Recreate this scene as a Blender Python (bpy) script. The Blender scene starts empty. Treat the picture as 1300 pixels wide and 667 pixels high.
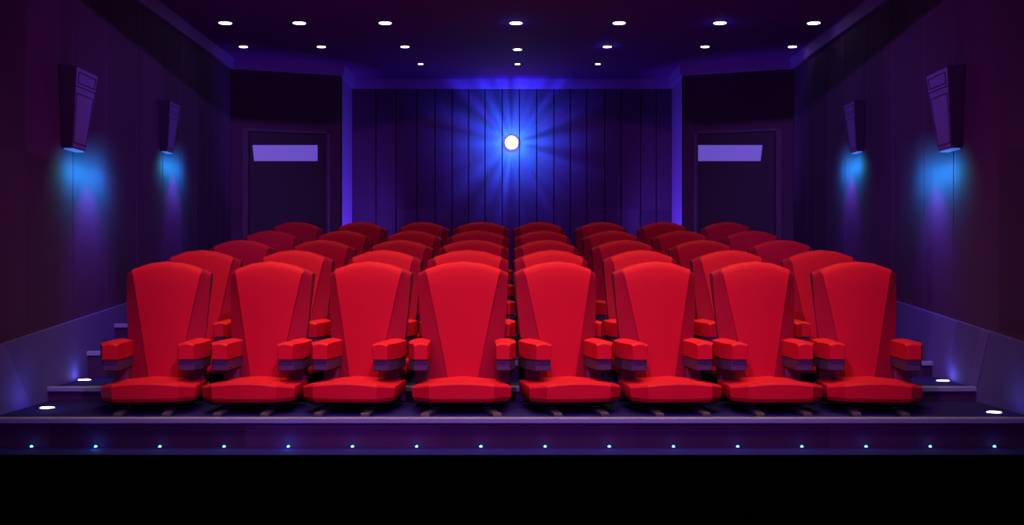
import bpy, bmesh, math, random
from mathutils import Vector, Matrix
random.seed(4)
S = bpy.context.scene
COL = S.collection
F = 1500.0            # focal length in pixels of the 1300 px wide frame
E = 1.13              # eye height above the front walkway
HOR = 345.0           # horizon row
W = 3.40              # half width of the hall
CEIL = E + 2.57
def X(px, d): return (px - 650.0) * d / F
def Z(py, d): return E + (HOR - py) * d / F

# ------------------------------------------------------------------ materials
MATS = {}
def mat(name, col, rough=0.6, spec=0.3, emis=None, estr=0.0):
    m = bpy.data.materials.new(name); m.use_nodes = True
    b = m.node_tree.nodes['Principled BSDF']
    b.inputs['Base Color'].default_value = (*col, 1)
    b.inputs['Roughness'].default_value = rough
    b.inputs['Specular IOR Level'].default_value = spec
    if emis:
        b.inputs['Emission Color'].default_value = (*emis, 1)
        b.inputs['Emission Strength'].default_value = estr
    MATS[name] = m
    return m
def add_noise(m, scale, amount, stretch=(1, 1, 1)):
    """slight tone variation of the cloth / paint itself"""
    nt = m.node_tree; b = nt.nodes['Principled BSDF']
    col = tuple(b.inputs['Base Color'].default_value)
    tc = nt.nodes.new('ShaderNodeTexCoord'); mp = nt.nodes.new('ShaderNodeMapping')
    mp.inputs['Scale'].default_value = stretch
    n = nt.nodes.new('ShaderNodeTexNoise'); n.inputs['Scale'].default_value = scale; n.inputs['Detail'].default_value = 3
    r = nt.nodes.new('ShaderNodeMapRange'); r.inputs['From Min'].default_value = .3; r.inputs['From Max'].default_value = .7
    r.inputs['To Min'].default_value = 1 - amount; r.inputs['To Max'].default_value = 1 + amount
    v = nt.nodes.new('ShaderNodeVectorMath'); v.operation = 'SCALE'; v.inputs[0].default_value = col[:3]
    L = nt.links.new
    L(tc.outputs['Object'], mp.inputs['Vector']); L(mp.outputs[0], n.inputs['Vector']); L(n.outputs['Fac'], r.inputs['Value'])
    L(r.outputs[0], v.inputs['Scale']); L(v.outputs[0], b.inputs['Base Color'])
def add_patches(m, sx, sy, sz, amount):
    """whole boards / lengths of board in slightly different tones"""
    nt = m.node_tree; b = nt.nodes['Principled BSDF']
    col = tuple(b.inputs['Base Color'].default_value)
    tc = nt.nodes.new('ShaderNodeTexCoord'); mp = nt.nodes.new('ShaderNodeMapping')
    mp.inputs['Scale'].default_value = (sx, sy, sz); mp.inputs['Location'].default_value = (.37, .21, .43)
    fl = nt.nodes.new('ShaderNodeVectorMath'); fl.operation = 'FLOOR'
    wn = nt.nodes.new('ShaderNodeTexWhiteNoise')
    r = nt.nodes.new('ShaderNodeMapRange'); r.inputs['To Min'].default_value = 1 - amount; r.inputs['To Max'].default_value = 1 + amount
    v = nt.nodes.new('ShaderNodeVectorMath'); v.operation = 'SCALE'; v.inputs[0].default_value = col[:3]
    L = nt.links.new
    L(tc.outputs['Object'], mp.inputs['Vector']); L(mp.outputs[0], fl.inputs[0]); L(fl.outputs[0], wn.inputs['Vector'])
    L(wn.outputs['Value'], r.inputs['Value']); L(r.outputs[0], v.inputs['Scale']); L(v.outputs[0], b.inputs['Base Color'])

wall_m = mat('purple_wall_boards', (.060, .026, .125), .75, .15); add_patches(wall_m, 1.55, 1.55, .8, .16)
groove_m = mat('dark_wall_backing', (.012, .006, .03), .9, .05)
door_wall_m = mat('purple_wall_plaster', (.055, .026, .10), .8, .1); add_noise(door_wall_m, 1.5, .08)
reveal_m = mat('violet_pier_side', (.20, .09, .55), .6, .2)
ceil_m = mat('plum_ceiling', (.16, .03, .40), .85, .05); add_noise(ceil_m, .5, .08)
corn_m = mat('violet_cornice', (.2, .09, .6), .6, .2)
skirt_m = mat('violet_sloped_skirting', (.088, .074, .40), .7, .15); add_noise(skirt_m, .9, .10, (0, 1, .5))
skirtb_m = mat('lighter_violet_board', (.11, .085, .5), .7, .15)
tread_m = mat('navy_carpet_tread', (.014, .009, .15), .9, .08); add_noise(tread_m, 1.2, .18)
riser_m = mat('plum_riser', (.036, .016, .085), .85, .08); add_patches(riser_m, .8, .3, .01, .28)
nose_m = mat('lilac_step_edge', (.17, .20, .52), .6, .2)
strip_m = mat('indigo_walkway', (.012, .008, .20), .85, .1)
black_m = mat('black_floor', (.0004, .0004, .0005), 1, 0)
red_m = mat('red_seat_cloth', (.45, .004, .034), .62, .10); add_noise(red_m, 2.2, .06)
panel_m = mat('shaded_red_panel', (.35, .003, .031), .65, .06); add_noise(panel_m, 2.2, .06)  # seat red darkened: dimmer light on the panel put into the colour
wing_m = mat('shaded_red_wing', (.235, .003, .038), .65, .1); add_noise(wing_m, 2.2, .06)  # seat red darkened further: shade of the side-facing wings put into the colour
side_m = mat('plum_shell_cloth', (.13, .02, .10), .6, .25)
base_m = mat('dark_purple_plastic', (.05, .03, .13), .45, .35)
rail_m = mat('dark_metal_rail', (.028, .022, .08), .5, .4)
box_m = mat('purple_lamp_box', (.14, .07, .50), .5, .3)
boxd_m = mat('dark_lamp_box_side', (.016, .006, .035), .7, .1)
line_m = mat('dark_panel_line', (.02, .008, .05), .7, .1)
door_m = mat('dark_door', (.022, .012, .06), .6, .2)
frame_m = mat('door_casing', (.06, .032, .125), .6, .2)
pane_m = mat('lit_door_window', (.05, .04, .1), .4, .3, (.112, .072, .50), 1.0)
white_e = mat('white_lamp_glass', (.8, .8, .8), .4, .3, (.95, .93, 1.0), 6.0)
dark_trim = mat('lamp_trim_ring', (.05, .03, .09), .5, .3)
cyan_e = mat('cyan_light_glass', (.1, .4, .5), .3, .3, (.12, .75, 1.0), 9.0)
blue_e = mat('blue_lamp_glass', (.05, .1, .3), .3, .3, (.05, .12, .50), 1.0)
proj_e = mat('projector_lens_glass', (.8, .9, 1), .2, .3, (.95, .97, 1.0), 30.0)
metal_m = mat('projector_black', (.01, .01, .02), .5, .3)

# ------------------------------------------------------------------ mesh helpers
class MB:
    def __init__(s): s.v = []; s.f = []; s.mi = []
    def add(s, vs, fs, mi=0):
        o = len(s.v); s.v += [tuple(v) for v in vs]
        for f in fs: s.f.append([i + o for i in f]); s.mi.append(mi)
    def box(s, x0, x1, y0, y1, z0, z1, mi=0):
        vs = [(x, y, z) for z in (z0, z1) for y in (y0, y1) for x in (x0, x1)]
        s.add(vs, [(0, 2, 3, 1), (4, 5, 7, 6), (0, 1, 5, 4), (2, 6, 7, 3), (0, 4, 6, 2), (1, 3, 7, 5)], mi)
    def prism(s, bot, top, mi=0):
        """loft between two equally long closed loops"""
        n = len(bot)
        s.add(list(bot) + list(top), [list(range(n))[::-1], list(range(n, 2 * n))] + [(i, (i + 1) % n, n + (i + 1) % n, n + i) for i in range(n)], mi)
    def build(s, name, ms, parent=None, bevel=0, seg=2, smooth=None, loc=None):
        me = bpy.data.meshes.new(name); me.from_pydata(s.v, [], s.f)
        ms = ms if isinstance(ms, (list, tuple)) else [ms]
        for m in ms: me.materials.append(m)
        for p, i in zip(me.polygons, s.mi): p.material_index = i
        bm = bmesh.new(); bm.from_mesh(me)
        bmesh.ops.recalc_face_normals(bm, faces=bm.faces)
        if bevel:
            es = [e for e in bm.edges if len(e.link_faces) == 2 and e.calc_face_angle(0) > math.radians(25)]
            bmesh.ops.bevel(bm, geom=es, offset=bevel, segments=seg, affect='EDGES', profile=.5, clamp_overlap=True)
        bm.to_mesh(me); bm.free()
        if smooth is not None:
            for p in me.polygons: p.use_smooth = True
            me.set_sharp_from_angle(angle=math.radians(smooth))
        o = bpy.data.objects.new(name, me); COL.objects.link(o)
        if parent: o.parent = parent
        if loc: o.location = loc
        return o
def empty(name, loc=(0, 0, 0), rz=0):
    o = bpy.data.objects.new(name, None); COL.objects.link(o)
    o.location = loc; o.rotation_euler = (0, 0, rz); o.empty_display_size = .1
    return o
def tag(o, label, cat, group=None):
    o['label'] = label; o['category'] = cat
    if group: o['group'] = group
    return o
def struct(o): o['kind'] = 'structure'; return o
def copy_tree(o, parent=None):
    c = o.copy(); COL.objects.link(c); c.parent = parent
    for ch in KIDS.get(o.name, []): copy_tree(ch, c)
    return c
KIDS = {}
def index_tree(o):
    KIDS[o.name] = [c for c in bpy.data.objects if c.parent == o]
    for c in KIDS[o.name]: index_tree(c)

# ------------------------------------------------------------------ tiers of the floor
TH = [.945, .845, .727, .595, .447]                       # drop of each tread below the eye
TD = [7.58, 8.60, 9.48, 10.90, 12.25]                     # front edge of each tread
TZ = [E - h for h in TH]
m = MB(); m.box(-W, W, -3, 7.275, -.1, 0); struct(m.build('floor', black_m))
m = MB(); m.box(-W, W, 7.275, 15.9, -.1, 0); struct(m.build('floor_walkway', strip_m))
for k in range(5):
    y0 = TD[k]; y1 = TD[k + 1] if k < 4 else 15.85; z0 = TZ[k - 1] if k else 0.0
    m = MB()
    m.box(-W, W, y0, y1 if k == 4 else y1 + .0, 0.001, TZ[k])
    # top face gets the tread material
    m.mi[1] = 1
    t = struct(m.build('floor_tier', [riser_m, tread_m]))
    n = MB(); n.box(-W, W, y0 - .022, y0 + .05, TZ[k] - .028, TZ[k] + .006)
    n.build('step_edge', nose_m, t, bevel=.004, seg=1)
# half-steps beside the end seats in both aisles
for nm, xa, xb, zt, ya, yb, zb in (('floor_step', -W, -2.87, E - .64, 9.40, 10.05, TZ[1]), ('floor_step', -W, -2.87, E - .450, 10.05, 12.24, TZ[2]), ('floor_step', 2.87, W, TZ[3], 10.05, 10.9, TZ[2])):
    m = MB(); m.box(xa, xb, ya, yb, zb + .001, zt); m.mi[1] = 1
    t = struct(m.build(nm, [riser_m, tread_m]))
    n = MB(); n.box(xa, xb, ya - .022, ya + .05, zt - .028, zt + .006); n.build('step_edge', nose_m, t, bevel=.004, seg=1)

# ------------------------------------------------------------------ walls, ceiling
def board_wall(name, kind, fixed, cuts, z0, z1, side):
    """vertical boards with open joints in front of a dark backing; kind 'y' runs along Y, 'x' along X"""
    m = MB()
    a, b = cuts[0], cuts[-1]; g = .007
    if kind == 'y':
        m.box(*sorted((fixed + side * .03, fixed + side * .16)), a, b, z0, z1, 1)
    else:
        m.box(a, b, fixed + .03, fixed + .16, z0, z1, 1)
    for c0, c1 in zip(cuts, cuts[1:]):
        if kind == 'y': m.box(*sorted((fixed, fixed + side * .029)), c0 + g, c1 - g, z0, z1)
        else: m.box(c0 + g, c1 - g, fixed, fixed + .029, z0, z1)
    return struct(m.build(name, [wall_m, groove_m]))
cutsR = [-3, -2, -1, 0, .9, 1.8, 2.6, 3.4, 4.2, 5.0, 5.8, 6.5, 7.1, 7.75, 8.48, 9.1, 9.75, 10.55, 11.3, 12.05, 12.7, 13.22, 13.62, 13.98, 14.26]
cutsL = [-3, -2, -1, 0, .9, 1.8, 2.6, 3.4, 4.2, 5.0, 5.8, 6.6, 7.5, 8.3, 9.15, 9.9, 10.7, 11.5, 12.1, 12.7, 13.15, 13.5, 13.8, 14.05, 14.26]
board_wall('wall_left', 'y', -W, cutsL, 0, CEIL, -1)
board_wall('wall_right', 'y', W, cutsR, 0, CEIL, 1)
DX = 2.135
bx = [-DX, -1.82, -1.55, -1.27, -1.03, -.80, -.58, -.36, -.13, .10, .33, .56, .78, 1.0, 1.24, 1.46, 1.72, 1.93, DX]
board_wall('wall_back', 'x', 15.8, bx, 0, CEIL, 1)
m = MB(); m.box(-W - .1, W + .1, -3.1, -3, -.1, CEIL + .1); struct(m.build('wall_front', groove_m))
m = MB(); m.box(-W - .16, W + .16, -3.1, 16.0, CEIL, CEIL + .1); struct(m.build('ceiling', ceil_m))
# added unseen beam, underside arched to block the hall spot off the wall tops
n = 24; bw = .40; by = 5.0
prof = [(-W, CEIL)] + [(-W, E + 2.398)] + [(-bw + 2 * bw * i / n, E + 2.398 + .066 * (1 - ((-bw + 2 * bw * i / n) / bw) ** 2)) for i in range(n + 1)] + [(W, E + 2.398), (W, CEIL)]
m = MB()
for (xa, za), (xb, zb) in zip(prof[1:-1], prof[2:-1]):
    m.prism([(xa, by, za), (xb, by, zb), (xb, by + .12, zb), (xa, by + .12, za)], [(xa, by, CEIL), (xb, by, CEIL), (xb, by + .12, CEIL), (xa, by + .12, CEIL)])
struct(m.build('blocker_beam', ceil_m))

# door walls: plaster wall turned slightly, from the side wall to the pier edge, and the pier's deep side
for s, side in ((-1, 'left'), (1, 'right')):
    xo, yo, xi, yi = s * W, 14.27, s * DX, 14.72
    th = .12
    # door opening
    def P(t, off=0):   # point along the turned wall, off = distance behind its face
        dx, dy = xi - xo, yi - yo; L = math.hypot(dx, dy)
        return (xo + dx * t - s * dy / L * -off * 0, yo + dy * t + off)
    LEN = math.hypot(xi - xo, yi - yo)
    t0, t1 = .105, .895            # opening between these
    zdt = Z(163.5, 14.45)
    m = MB()
    def seg(ta, tb, za, zb, o0=0, o1=th, mi=0, mb=None):
        a0, a1, b0, b1 = P(ta, o0), P(ta, o1), P(tb, o0), P(tb, o1)
        (mb or m).prism([(*a0, za), (*b0, za), (*b1, za), (*a1, za)], [(*a0, zb), (*b0, zb), (*b1, zb), (*a1, zb)], mi)
    ftop = TZ[4]
    seg(0, t0, 0, CEIL); seg(t1, 1, 0, CEIL); seg(t0, t1, zdt, CEIL)
    struct(m.build('wall_door_' + side, door_wall_m))
    # pier side (return to the back wall)
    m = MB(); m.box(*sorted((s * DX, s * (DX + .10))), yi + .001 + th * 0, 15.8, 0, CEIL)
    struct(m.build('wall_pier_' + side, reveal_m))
    # door: casing + leaf + lit window
    m = MB()
    seg(t0 - .0, t0 + .055, ftop, zdt, -.03, .10, 0, m); seg(t1 - .03, t1, ftop, zdt, -.03, .10, 0, m); seg(t0, t1, zdt - .045, zdt, -.03, .10, 0, m)
    d = struct(m.build('door_1' if s < 0 else 'door_2', frame_m, bevel=.008, seg=1))
    m = MB(); seg(t0 + .057, t1 - .032, ftop + .004, zdt - .047, .02, .07, 0, m)
    leaf = m.build('door_leaf', door_m, d, bevel=.004, seg=1)
    # window in the leaf (slanted outer end)
    if s < 0: q = [(320.5, 184.3), (403, 184.3), (403, 204.5), (322.5, 204.5)]
    else: q = [(885, 184.3), (968, 184.3), (965.5, 204.5), (885, 204.5)]
    pts = []
    for px, py in q:
        # intersect view line with the leaf plane
        t = .5
        for _ in range(30):
            x, y = P(t, .012); t += (X(px, y) - x) / (xi - xo)
        pts.append((X(px, y), y, Z(py, y)))
    m = MB(); m.prism([(x, y, z) for x, y, z in pts], [(x, y + .012, z) for x, y, z in pts])
    m.build('door_window', pane_m, leaf)
# cornice following all walls
path = [(-W, -3), (-W, 14.27), (-DX, 14.72), (-DX, 15.8), (DX, 15.8), (DX, 14.72), (W, 14.27), (W, -3)]
cz0, cz1, cd = E + 2.445, CEIL - .0005, .035
def inset(path, d):
    out = []
    c = Vector((0, 8))
    for i, p in enumerate(path):
        p = Vector(p); ns = []
        for a, b in ((i - 1, i), (i, i + 1)):
            if a < 0 or b >= len(path): continue
            v = (Vector(path[b]) - Vector(path[a])).normalized()
            ns.append(Vector((v.y, -v.x)))
        if len(ns) == 1: q = p + ns[0] * d
        else:
            mvec = (ns[0] + ns[1]).normalized(); q = p + mvec * d / max(.3, mvec.dot(ns[0]))
        out.append(q)
    return out
inn = inset(path, cd); inn2 = inset(path, cd * 1.6)
m = MB()
for i in range(len(path) - 1):
    a, b, ia, ib, ja, jb = path[i], path[i + 1], inn[i], inn[i + 1], inn2[i], inn2[i + 1]
    m.prism([(*a, cz0), (*b, cz0), (*ib, cz0), (*ia, cz0)], [(*a, cz1), (*b, cz1), (*jb, cz1), (*ja, cz1)])
struct(m.build('trim_2', corn_m))

# sloped skirting panels along the stairs
for s, nm, za, zb in ((-1, 'baseboard_left', .480, -.02), (1, 'baseboard_right', .465, .0)):
    m = MB(); xs = sorted((s * (W - .025), s * W))
    ya, yb = 7.0, 14.2
    zA = E - za - .08 * (7.85 - ya) * 1.0; zB = E - .0 + .02
    zA = E - za - (7.85 - ya) * .08; zB = E - za + (yb - 7.85) * .08
    a = [(xs[0], ya, 0), (xs[0], yb, 0), (xs[0], yb, zB), (xs[0], ya, zA)]
    m.prism(a, [(xs[1], y, z) for _, y, z in a])
    b = struct(m.build(nm, skirt_m))
    m = MB()
    spans = ((7.05, 7.85, 7.05, 8.45),) if s < 0 else ((8.95, 9.45, 9.25, 9.85), (8.35, 8.5, 8.72, 8.85))
    for y0, y1, y2, y3 in spans:
        def zt(y): return E - za + (y - 7.85) * .08 - .004
        xx = s * (W - .029); xk = s * (W - .0255)
        lo = .02
        if s < 0: qq = [(y0, lo), (y3, lo), (y1, zt(y1)), (y2, zt(y2))]
        else: qq = [(y2, lo), (y3, lo), (y1, zt(y1)), (y0, zt(y0))]
        m.prism([(xx, y, z) for y, z in qq], [(xk, y, z) for y, z in qq])
    m.build('skirting_board', skirtb_m, b)

# ------------------------------------------------------------------ cinema seats
def crown(x, w, h0, h1): return h1 + (h0 - h1) * (1 - min(1, abs(x) / w) ** 2)
def make_seat(kind):
    """kind 'aisle' : the seats left and right of the middle; kind 'centre' : the broader one in the middle"""
    wt, wb = (.295, .235) if kind == 'aisle' else (.325, .252)      # half widths of the backrest
    pt, pb = (.248, .100) if kind == 'aisle' else (.270, .105)      # half widths of its centre panel
    sw = .312 if kind == 'aisle' else .332; rw = .97 if kind == 'aisle' else .80
    ai, ao = (.168, .322) if kind == 'aisle' else (.228, .370)
    root = empty('cinema_seat')
    H0, H1, ZB = 1.014, .932, .17
    LEAN = .13
    def outline(v):    # half width at relative height
        return wb + (wt - wb) * (1 - (1 - v) ** 1.7)
    def zz(u, v): return ZB + v * ((H1 + (H0 - H1) * (1 - abs(u) ** 2)) - ZB)
    # shell: grid u in -1..1, v in 0..1, front surface + rear surface
    us = [-1, -.93, -.86, -.78, -.6, -.4, -.2, 0, .2, .4, .6, .78, .86, .93, 1]
    vs = [0, .12, .25, .4, .55, .7, .82, .92, .965]
    def fy(u, v):      # wings fall back from the centre panel
        e = (pb + (pt - pb) * v) / outline(v)
        t = max(0, (abs(u) - e) / (1 - e))
        return .068 * t + LEAN * v
    m = MB(); rows = []
    for v in vs:
        e = (pb + (pt - pb) * v) / outline(v)
        uu = [-1, -(1 + e) / 2, -e, -e * .6, -e * .2, e * .2, e * .6, e, (1 + e) / 2, 1]
        rows.append([(u * outline(v), fy(u, v), zz(u, v)) for u in uu])
    e = pt / wt
    uu = [-1, -(1 + e) / 2, -e, -e * .6, -e * .2, e * .2, e * .6, e, (1 + e) / 2, 1]
    for dv, dy in ((.985, .008), (.997, .024), (1.0, .045)):        # rolled top edge
        rows.append([(u * wt * (1 - .0 * dv), fy(u, 1) + dy, zz(u, dv)) for u in uu])
    thick = .205
    rows.append([(u * wt, LEAN + thick - .02, zz(u, .998)) for u in uu])
    rows.append([(u * wt * .99, LEAN + thick, zz(u, .97)) for u in uu])
    rows.append([(u * wb * .96, thick, ZB) for u in uu])
    nc = len(uu); V = [p for r in rows for p in r]; nr = len(rows)
    fs, mi = [], []
    for r in range(nr - 1):
        for c in range(nc - 1):
            fs.append((r * nc + c, r * nc + c + 1, (r + 1) * nc + c + 1, (r + 1) * nc + c)); mi.append(0)
    m.add(V, fs, 0)
    m.add([], [])
    # closed sides and underside
    L_ = [r * nc for r in range(nr)]; R_ = [r * nc + nc - 1 for r in range(nr)]
    m.f.append(L_[::-1]); m.mi.append(1); m.f.append(R_); m.mi.append(1)
    m.f.append(list(range(0, nc))[::-1] + [(nr - 1) * nc + i for i in range(nc)]); m.mi.append(1)
    for i in range(len(fs)):
        if i // (nc - 1) >= nr - 3: m.mi[i] = 1
    back = m.build('backrest', [wing_m, side_m], root, smooth=24)
    # centre panel, standing a little proud of the wings
    m = MB(); rows = []
    for v in [.0, .2, .4, .6, .8, .94]:
        hw = pb + (pt - pb) * v - .004
        rows.append([(k * hw, LEAN * v - .014 - .012 * (1 - k * k), zz(k * hw / outline(v), v)) for k in (-1, -.5, 0, .5, 1)])
    hw = pt - .004
    for dv, y in ((.975, -.010), (.994, .004), (1.004, .026)):
        rows.append([(k * hw, LEAN + y - .010 * (1 - k * k), zz(k * hw / wt, dv)) for k in (-1, -.5, 0, .5, 1)])
    rows.append([(k * hw, LEAN + .05, zz(k * hw / wt, .995)) for k in (-1, -.5, 0, .5, 1)])
    rows.append([(k * pb, .02, ZB + .005) for k in (-1, -.5, 0, .5, 1)])
    nc2 = 5; V = [p for r in rows for p in r]; nr2 = len(rows)
    fs = [(r * nc2 + c, r * nc2 + c + 1, (r + 1) * nc2 + c + 1, (r + 1) * nc2 + c) for r in range(nr2 - 1) for c in range(nc2 - 1)]
    fs.append([r * nc2 for r in range(nr2)][::-1]); fs.append([r * nc2 + 4 for r in range(nr2)])
    fs.append(list(range(5))[::-1] + [(nr2 - 1) * nc2 + i for i in range(5)])
    m.add(V, fs); m.build('back_panel', panel_m, back, smooth=30)
    # seat cushion: crowned top, facetted front corners
    xs = [-1, -.7, -.35, 0, .35, .7, 1]
    yf = -.60
    def ring(scale, z, yadd=0, cr=0):
        pts = []
        for k in xs:                                      # front edge, middle facet
            pts.append((k * .215 * scale, yf + yadd + .012 * k * k, z + (cr * (1 - (k * .215 / sw) ** 2))))
        pts.append((sw * scale, yf + .13 + yadd * .5, z))
        pts.append((sw * rw * scale, .0, z))
        pts.append((-sw * rw * scale, .0, z))
        pts.append((-sw * scale, yf + .13 + yadd * .5, z))
        return pts
    r0 = ring(.95, .084, .02); r1 = ring(.985, .110); r2 = ring(1.0, .168, 0, .034); r3 = ring(.988, .180, .014, .038); r4 = ring(.88, .186, .10, .040)
    m = MB(); n = len(r0); V = r0 + r1 + r2 + r3 + r4
    fs = [list(range(n))[::-1]]
    for r in range(4):
        fs += [(r * n + i, r * n + (i + 1) % n, (r + 1) * n + (i + 1) % n, (r + 1) * n + i) for i in range(n)]
    # top: strips from front edge to the back edge
    o = 4 * n
    c = len(V); V.append((0, -.22, .226)); 
    fs += [(o + i, o + (i + 1) % n, c) for i in range(n)]
    m.add(V, fs); m.build('seat_cushion', red_m, root, smooth=28)
    m = MB()
    m.prism([(-sw * .84, -.44, .052), (sw * .84, -.44, .052), (sw * .7, .12, .052), (-sw * .7, .12, .052)],
            [(-sw * .90, -.53, .085), (sw * .90, -.53, .085), (sw * .74, .12, .085), (-sw * .74, .12, .085)])
    m.box(-.17, .17, .0, .13, .04, .19)
    m.build('seat_base', boxd_m, root, bevel=.005, seg=1)
    # armrests with dark undersides
    for s in (-1, 1):
        m = MB(); a, b = ai, ao
        top = lambda x: .466 + .0 * x
        ks = [0, .25, .5, .75, 1]
        def arm_ring(y, w0, w1, z0, z1, cr):
            return [(s * w0, y, z0), (s * w1, y, z0)] + [(s * (w1 + (w0 - w1) * k), y, z1 + cr * math.sin(math.pi * k)) for k in ks]
        m.prism(arm_ring(-.36, a + .0, b - .045, .352, .446, .014), arm_ring(-.10, a, b, .352, .452, .016))
        m2 = MB()
        rings = [arm_ring(-.37, a + .006, b - .050, .352, .440, .012), arm_ring(-.355, a, b - .042, .350, .452, .014), arm_ring(-.22, a, b, .350, .455, .014), arm_ring(.10, a, b, .350, .455, .014)]
        n = len(rings[0]); V = [p for r in rings for p in r]
        fs = [list(range(n))[::-1], [3 * n + i for i in range(n)]]
        for r in range(3): fs += [(r * n + i, r * n + (i + 1) % n, (r + 1) * n + (i + 1) % n, (r + 1) * n + i) for i in range(n)]
        m2.add(V, fs)
        arm = m2.build('armrest', red_m, root, smooth=35)
        m = MB()
        xa, xb = sorted((s * (a + .006), s * (b - .006))); q = s * (b - .045)
        poly = [(s * (a + .004), -.352), (q, -.352), (s * (b - .006), -.22), (s * (b - .006), .10), (s * (a + .004), .10)]
        m.prism([(x, y, .272) for x, y in poly], [(x, y, .3495) for x, y in poly])
        m.build('armrest_underside', base_m, arm, bevel=.006, seg=1)
        m = MB()                                           # upright below the armrest down to the seat base
        xa, xb = sorted((s * (a + .012), s * (b - .035)))
        m.box(xa, xb, -.03, .10, .05, .271)
        m.build('armrest_upright', side_m, root, bevel=.006, seg=1)
        # floor rail, splayed outwards
        m = MB()
        x0, x1 = (s * .15, s * .155) if kind == 'aisle' else (s * .17, s * .235)
        m.prism([(x0 - .03, -.42, .001), (x0 + .03, -.42, .001), (x1 + .03, -.68, .001), (x1 - .03, -.68, .001)][:4],
                [(x0 - .028, -.42, .034), (x0 + .028, -.42, .034), (x1 + .028, -.672, .024), (x1 - .028, -.672, .024)])
        m.box(*sorted((x0 - .03, x0 + .03)), -.43, .10, .001, .040)
        m.build('floor_rail', rail_m, root, bevel=.003, seg=1)
    return root
seatA = make_seat('aisle'); seatC = make_seat('centre')
bpy.context.view_layer.update()
index_tree(seatA); index_tree(seatC)
ROWD = [8.34, 9.29, 10.66, 12.00, 13.42]
ROWX = [[211, 339, 464, 588, 712, 837, 962, 1088],
        [261, 371, 482, 593.5, 705.5, 815, 926, 1040],
        [313, 409, 507, 605, 696, 793, 890, 987],
        [345, 432, 520, 608, 692, 774, 860, 952],
        [379, 455, 532, 611, 690, 769, 846, 921]]
ROT = [5, -1.5, -5.5, 1.5, 9, 5.5, 1.5, -5]
ordinal = ['at the left end, next to the left aisle', 'second from the left aisle', 'third from the left aisle', 'left of the two middle seats',
           'right of the two middle seats', 'third from the right aisle', 'second from the right aisle', 'at the right end, next to the right aisle']
rown = ['front', 'second', 'third', 'fourth', 'back']
used = {}
for r in range(5):
    for c in range(8):
        proto = seatC if c == 3 else seatA
        if proto.name not in used: o = proto; used[proto.name] = 1
        else: o = copy_tree(proto)
        d = ROWD[r]; dd = d + .07
        rz = math.radians(ROT[c])
        x = X(ROWX[0][c], ROWD[0] + .07) 
        o.location = (x + .0, d, TZ[r] + .0005); o.rotation_euler = (0, 0, rz)
        sd = {0: -1, 7: 1}.get(c, 0)                       # the outermost armrests reach a little further into the aisle
        for k in [k for k in bpy.data.objects if k.parent == o and k.name.startswith('armrest')]:
            cx = sum(v.co.x for v in k.data.vertices) / len(k.data.vertices)
            k.location.x = sd * .055 if cx * sd > 0 else 0
            if c == 2 and cx > 0: k.location.x = -.034
            if c == 4 and cx < 0: k.location.x = .030
        noun = 'broad red cinema seat' if c == 3 else 'red cinema seat'
        lab = '%s in the %s row, %s' % (noun, rown[r], ordinal[c])
        tag(o, lab, 'cinema seat', 'red cinema seats in the %s row' % rown[r])

# ------------------------------------------------------------------ wall lamps (wedge boxes)
def make_lamp():
    """local: wall plane x=0, box sticks out to +x, length along +y, z up from the bottom"""
    root = empty('wall_lamp')
    t0, t1, h = .085, .145, .61
    bot = [(0, .08, 0), (t0, .08, 0.0), (t0, .36, .0), (0, .36, 0)]
    top = [(0, 0, h + .01), (t1, 0, h - .005), (t1, .46, h - .005), (0, .46, h + .01)]
    m = MB(); m.prism(bot, top)
    # camera-facing end and rest dark, room face purple
    ms = []
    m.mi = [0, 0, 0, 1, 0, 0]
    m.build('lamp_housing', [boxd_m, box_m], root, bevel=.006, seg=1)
    # raised frames on the room face
    m = MB()
    def face(yk, zk, off):       # yk, zk in 0..1 on the room face
        x = t0 + (t1 - t0) * zk + off
        ya = .08 + (0 - .08) * zk; yb = .36 + (.46 - .36) * zk
        return (x, ya + (yb - ya) * yk, zk * (h - .005))
    def frame(y0, y1, z0, z1, w=.022, wz=.010):
        for (a, b, c, d) in ((y0, y1, z0, z0 + wz), (y0, y1, z1 - wz, z1), (y0, y0 + w, z0, z1), (y1 - w, y1, z0, z1)):
            m.prism([face(a, c, -.004), face(b, c, -.004), face(b, d, -.004), face(a, d, -.004)], [face(a, c, .003), face(b, c, .003), face(b, d, .003), face(a, d, .003)])
    frame(.10, .92, .80, .94); frame(.06, .94, .06, .68)
    m.prism([face(0, .755, -.004), face(1, .755, -.004), face(1, .765, -.004), face(0, .765, -.004)], [face(0, .755, .003), face(1, .755, .003), face(1, .765, .003), face(0, .765, .003)])
    m.build('grille_frame', line_m, root)
    m = MB(); m.box(.012, t0 - .008, .10, .34, -.010, .004)
    m.build('lamp_glass', blue_e, root)
    return root
lamp = make_lamp()
bpy.context.view_layer.update(); index_tree(lamp)
lamps = [(-1, 8.83, E + .935, 1.0, 'large wedge-shaped wall lamp on the left wall, nearer the front'),
         (-1, 11.35, E + 1.165, .79, 'smaller wedge-shaped wall lamp on the left wall, nearer the door'),
         (1, 8.83, E + .935, 1.0, 'large wedge-shaped wall lamp on the right wall, nearer the front'),
         (1, 11.35, E + 1.165, .79, 'smaller wedge-shaped wall lamp on the right wall, nearer the door')]
def spot(name, loc, target, col, power, ang, blend, rad=.02):
    l = bpy.data.lights.new(name, 'SPOT'); l.color = col; l.energy = power; l.spot_size = math.radians(ang); l.spot_blend = blend; l.shadow_soft_size = rad
    o = bpy.data.objects.new(name, l); COL.objects.link(o); o.location = loc
    o.rotation_euler = (Vector(target) - Vector(loc)).to_track_quat('-Z', 'Y').to_euler(); o['kind'] = 'helper'
    return o
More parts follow.
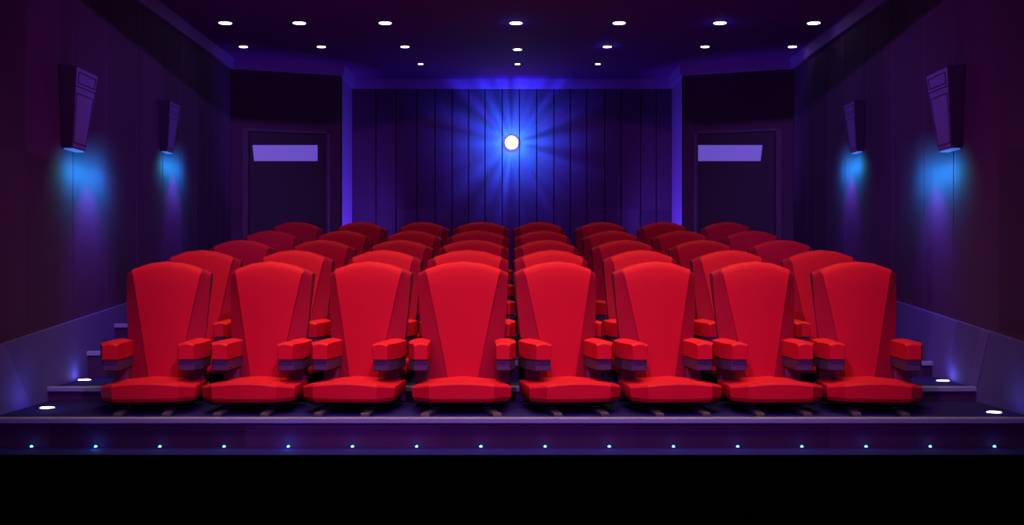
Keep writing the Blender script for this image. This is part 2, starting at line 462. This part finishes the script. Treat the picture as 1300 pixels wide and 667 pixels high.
def point(name, loc, col, power, rad=.02):
    l = bpy.data.lights.new(name, 'POINT'); l.color = col; l.energy = power; l.shadow_soft_size = rad
    o = bpy.data.objects.new(name, l); COL.objects.link(o); o.location = loc; o['kind'] = 'helper'
    return o
def area(name, loc, target, col, power, sx, sy):
    l = bpy.data.lights.new(name, 'AREA'); l.shape = 'RECTANGLE'; l.size = sx; l.size_y = sy; l.color = col; l.energy = power
    o = bpy.data.objects.new(name, l); COL.objects.link(o); o.location = loc
    o.rotation_euler = (Vector(target) - Vector(loc)).to_track_quat('-Z', 'Y').to_euler(); o['kind'] = 'helper'
    return o
for i, (s, y, z, sc, lab) in enumerate(lamps):
    o = lamp if i == 0 else copy_tree(lamp)
    o.location = (s * (W - .001), y, z); o.scale = (-s * sc, sc, sc)
    tag(o, lab, 'wall lamp', 'wedge-shaped wall lamps')
    yc = y + .22 * sc
    big = sc ** 2
    area('wall_lamp_blue', (s * (W - .21 * sc), y + .60 * sc, z - .14 * sc), (s * W, y + .62 * sc, z - .20 * sc), (.03, .90, 1), 6.0 * big, .86 * sc, .05 * sc).data.spread = math.radians(150)
    spot('wall_lamp_violet', (s * (W - .30 * sc), y + .60 * sc, z - .05), (s * W, y + .66 * sc, z - .80 * sc), (.50, .005, 1), 30 * big, 80, 1)

# ------------------------------------------------------------------ lights in the ceiling, on the steps and along the walkway
def disc(name, r, z0, z1, mt, parent=None, seg=24, r1=None):
    m = MB(); r1 = r if r1 is None else r1
    m.prism([(r * math.cos(2 * math.pi * i / seg), r * math.sin(2 * math.pi * i / seg), z0) for i in range(seg)],
            [(r1 * math.cos(2 * math.pi * i / seg), r1 * math.sin(2 * math.pi * i / seg), z1) for i in range(seg)])
    return m.build(name, mt, parent)
def ring(name, r, rin, z0, z1, mt, parent, seg=24):
    m = MB()
    for i in range(seg):
        a, b = 2 * math.pi * i / seg, 2 * math.pi * (i + 1) / seg
        q = [(rr * math.cos(t), rr * math.sin(t)) for rr, t in ((rin, a), (r, a), (r, b), (rin, b))]
        m.prism([(x, y, z0) for x, y in q], [(x, y, z1) for x, y in q])
    return m.build(name, mt, parent)
dl = empty('ceiling_light')
ring('trim_ring', .072, .062, -.008, -.0005, dark_trim, dl); disc('lamp_glass', .061, -.012, -.001, white_e, dl)
bpy.context.view_layer.update(); index_tree(dl)
rowsL = [('in the front line', 28.3, [286, 380, 489, 655, 786, 914, 1033], 1.05), ('in the middle line', 58.5, [309, 408, 514, 657, 771, 895, 1006], .78), ('in the rear line nearest the back wall', 80.5, [534, 657, 759], .50)]
first = True
names7 = ['first from the left', 'second from the left', 'third from the left', 'middle one above the projector', 'third from the right', 'second from the right', 'first from the right']
names3 = ['left of the three', 'middle of the three', 'right of the three']
for rn, py, xs, sc in rowsL:
    for i, px in enumerate(xs):
        d = 2.57 * F / (HOR - py)
        if px == 657 and py == 58.5: d = 2.57 * F / (HOR - 62)
        o = dl if first else copy_tree(dl); first = False
        o.location = (X(px, d), d, CEIL); o.scale = (sc, sc, 1)
        nm = (names7 if len(xs) == 7 else names3)[i]
        tag(o, 'round white ceiling light %s, %s' % (rn, nm), 'ceiling light', 'round downlights in the ceiling')
        if (px, py) in ((655, 28.3), (914, 28.3), (771, 58.5)):
            point('ceiling_light_glow', (X(px, d), d, CEIL - .05), (.05, .15, 1), .35, .01)
sl = empty('step_light')
ring('trim_ring', .060, .050, .0, .008, dark_trim, sl); disc('lamp_glass', .052, .0, .012, white_e, sl, r1=.044)
bpy.context.view_layer.update(); index_tree(sl)
for i, (px, d, k, lab) in enumerate([(60, 8.12, 0, 'white round light in the lowest tread by the left wall'), (100, 9.12, 1, 'white round light in the second tread by the left wall'),
                              (1214, 9.05, 1, 'white round light in the second tread by the right wall'), (1262, 7.86, 0, 'white round light in the lowest tread by the right wall')]):
    o = sl if i == 0 else copy_tree(sl)
    x = max(-W + .10, min(W - .10, X(px, d)))
    o.location = (x, d, TZ[k]); o.scale = (1, 1, 1)
    tag(o, lab, 'step light', 'white lights in the aisle treads')
    point('step_light_glow', (x, d, TZ[k] + .06), (.05, .2, 1), .4 if i == 0 else .18, .01)
led = empty('floor_light')
disc('light_housing', .016, 0, .010, dark_trim, led, 12)
m = MB(); seg = 10
for a in range(4):
    p0, p1 = math.pi / 2 * a / 4, math.pi / 2 * (a + 1) / 4
    r0, r1 = .0092 * math.cos(p0), .0092 * math.cos(p1) + 1e-5
    m.prism([(r0 * math.cos(2 * math.pi * i / seg), r0 * math.sin(2 * math.pi * i / seg), .010 + .0092 * math.sin(p0)) for i in range(seg)],
            [(r1 * math.cos(2 * math.pi * i / seg), r1 * math.sin(2 * math.pi * i / seg), .010 + .0092 * math.sin(p1)) for i in range(seg)])
m.build('light_dome', cyan_e, led)
bpy.context.view_layer.update(); index_tree(led)
ords = ['first', 'second', 'third', 'fourth', 'fifth', 'sixth', 'seventh', 'eighth']
for i in range(16):
    px = 40 + 81.5 * i
    d = 7.54
    o = led if i == 0 else copy_tree(led)
    o.location = (X(px, d), d, .0005)
    nm = '%s from the left' % ords[i] if i < 8 else '%s from the right' % ords[15 - i]
    tag(o, 'tiny cyan light at the foot of the front step, %s' % nm, 'floor light', 'cyan lights along the front step')
    point('floor_light_glow', (X(px, d), d - .02, .03), (.02, .45, 1), .12 if i in (1, 4) else .025, .005)

# ------------------------------------------------------------------ projector in the back wall
py_ = 15.62; pc = (X(649.5, py_), py_, Z(180, py_))
pr = empty('projector', (pc[0], 15.8, pc[2]))
def cyl_y(name, r, y0, y1, mt, parent, r1=None, seg=32):
    m = MB(); r1 = r1 or r
    m.prism([(r * math.cos(2 * math.pi * i / seg), y0, r * math.sin(2 * math.pi * i / seg)) for i in range(seg)],
            [(r1 * math.cos(2 * math.pi * i / seg), y1, r1 * math.sin(2 * math.pi * i / seg)) for i in range(seg)])
    return m.build(name, mt, parent)
cyl_y('lens_barrel', .076, -.050, -.001, metal_m, pr, .080)
cyl_y('wall_mount', .083, -.012, -.0005, metal_m, pr)
cyl_y('lens', .084, -.062, -.051, proj_e, pr)
tag(pr, 'round projector lens shining blue-white from the back wall', 'projector')
def halo_spot(loc, col, power, seed, ang, bl):
    """added spot aimed back at the wall: spokes imitate rays of glow around the lens"""
    o = spot('added_lens_halo', loc, (loc[0], loc[1] + 1, loc[2]), col, power, ang, bl, .01); l = o.data; l.use_nodes = True; nt = l.node_tree
    em = nt.nodes['Emission']
    g = nt.nodes.new('ShaderNodeTexCoord'); sp = nt.nodes.new('ShaderNodeSeparateXYZ')
    at = nt.nodes.new('ShaderNodeMath'); at.operation = 'ARCTAN2'
    L = nt.links.new
    L(g.outputs['Normal'], sp.inputs[0]); L(sp.outputs['Y'], at.inputs[0]); L(sp.outputs['X'], at.inputs[1])
    mu = nt.nodes.new('ShaderNodeMath'); mu.operation = 'MULTIPLY'; mu.inputs[1].default_value = 3.2; L(at.outputs[0], mu.inputs[0])
    n = nt.nodes.new('ShaderNodeTexNoise'); n.noise_dimensions = '1D'; n.inputs['Detail'].default_value = 1.5; n.inputs['Scale'].default_value = 1.4
    ad = nt.nodes.new('ShaderNodeMath'); ad.inputs[1].default_value = seed; L(mu.outputs[0], ad.inputs[0]); L(ad.outputs[0], n.inputs['W'])
    r = nt.nodes.new('ShaderNodeMapRange'); r.inputs['From Min'].default_value = .35; r.inputs['From Max'].default_value = .68
    r.inputs['To Min'].default_value = .55; r.inputs['To Max'].default_value = 1.7
    L(n.outputs['Fac'], r.inputs['Value']); L(r.outputs[0], em.inputs['Strength'])
    return o
halo_spot((pc[0], 15.62, pc[2]), (.01, 1, 1), 18.0, 3.0, 165, .3)
for k in range(6):
    point('added_lens_ring', (pc[0] + .15 * math.cos(k * math.pi / 3), 15.69, pc[2] + .15 * math.sin(k * math.pi / 3)), (.04, .9, 1), .35, .01)  # added point lights making the cyan halo around the lens
halo_spot((pc[0], 15.40, pc[2]), (.02, .25, 1), 56.0, 11.0, 160, .5)
halo_spot((pc[0], 14.95, pc[2]), (.16, .07, 1), 62.0, 23.0, 135, .8)

# ------------------------------------------------------------------ main lights
# added spot fills the hall; the arched blocker leaves the wall tops dim
spot('hall_fill_spot', (0, 3.0, E + 2.52), (0, 13, E + .2), (1, .16, .85), 640, 78, .6, .01)
for sd in (-1, 1):
    spot('side_wall_fill', (0, 3.0, E + 2.52), (sd * 3.6, 13.0, E + .9), (.42, .28, 1), 900, 22, .8, .01)  # added violet fill for the far side walls, cut by the same beam
# glow of the big screen behind the viewer
area('screen_light', (0, -2.6, 2.2), (0, 9, 1.2), (1, .12, .85), 125, 6, 2.8)
# added warm fill strips over the rows, for bright seat tops
for y, p in ((6.7, 50), (8.72, 36), (9.72, 10), (11.05, 14), (12.4, 8), (13.85, 7)):
    area('row_fill_strip', (0, y, CEIL - .06), (0, y + (1.7 if y < 8 else 0), .2), (1, .62, .22) if y < 8 else (1, .85, .14), p, 5.2 if y > 8 else 4.9, .30).data.spread = math.radians(80 if y < 8 else 62)
# added violet fill brightening the pier sides, no lamp stands there
for s in (-1, 1):
    spot('pier_fill', (s * .9, 15.1, TZ[4] + .35), (s * DX, 15.25, E + .9), (.35, .2, 1), 120, 75, .8)
w = bpy.data.worlds.new('World'); S.world = w; w.use_nodes = True
w.node_tree.nodes['Background'].inputs[0].default_value = (.01, .005, .03, 1); w.node_tree.nodes['Background'].inputs[1].default_value = .2

# ------------------------------------------------------------------ camera
cam = bpy.data.cameras.new('camera'); co = bpy.data.objects.new('camera', cam); COL.objects.link(co)
co.location = (0, 0, E); co.rotation_euler = (math.pi / 2, 0, 0)
cam.sensor_width = 36; cam.lens = F / 1300 * 36; cam.shift_y = (HOR - 333.5) / 1300
cam.clip_start = .05; cam.clip_end = 60
S.camera = co
S.view_settings.view_transform = 'Standard'; S.view_settings.look = 'None'
S.view_settings.gamma = 1; S.view_settings.exposure = 0; S.view_settings.use_curve_mapping = False
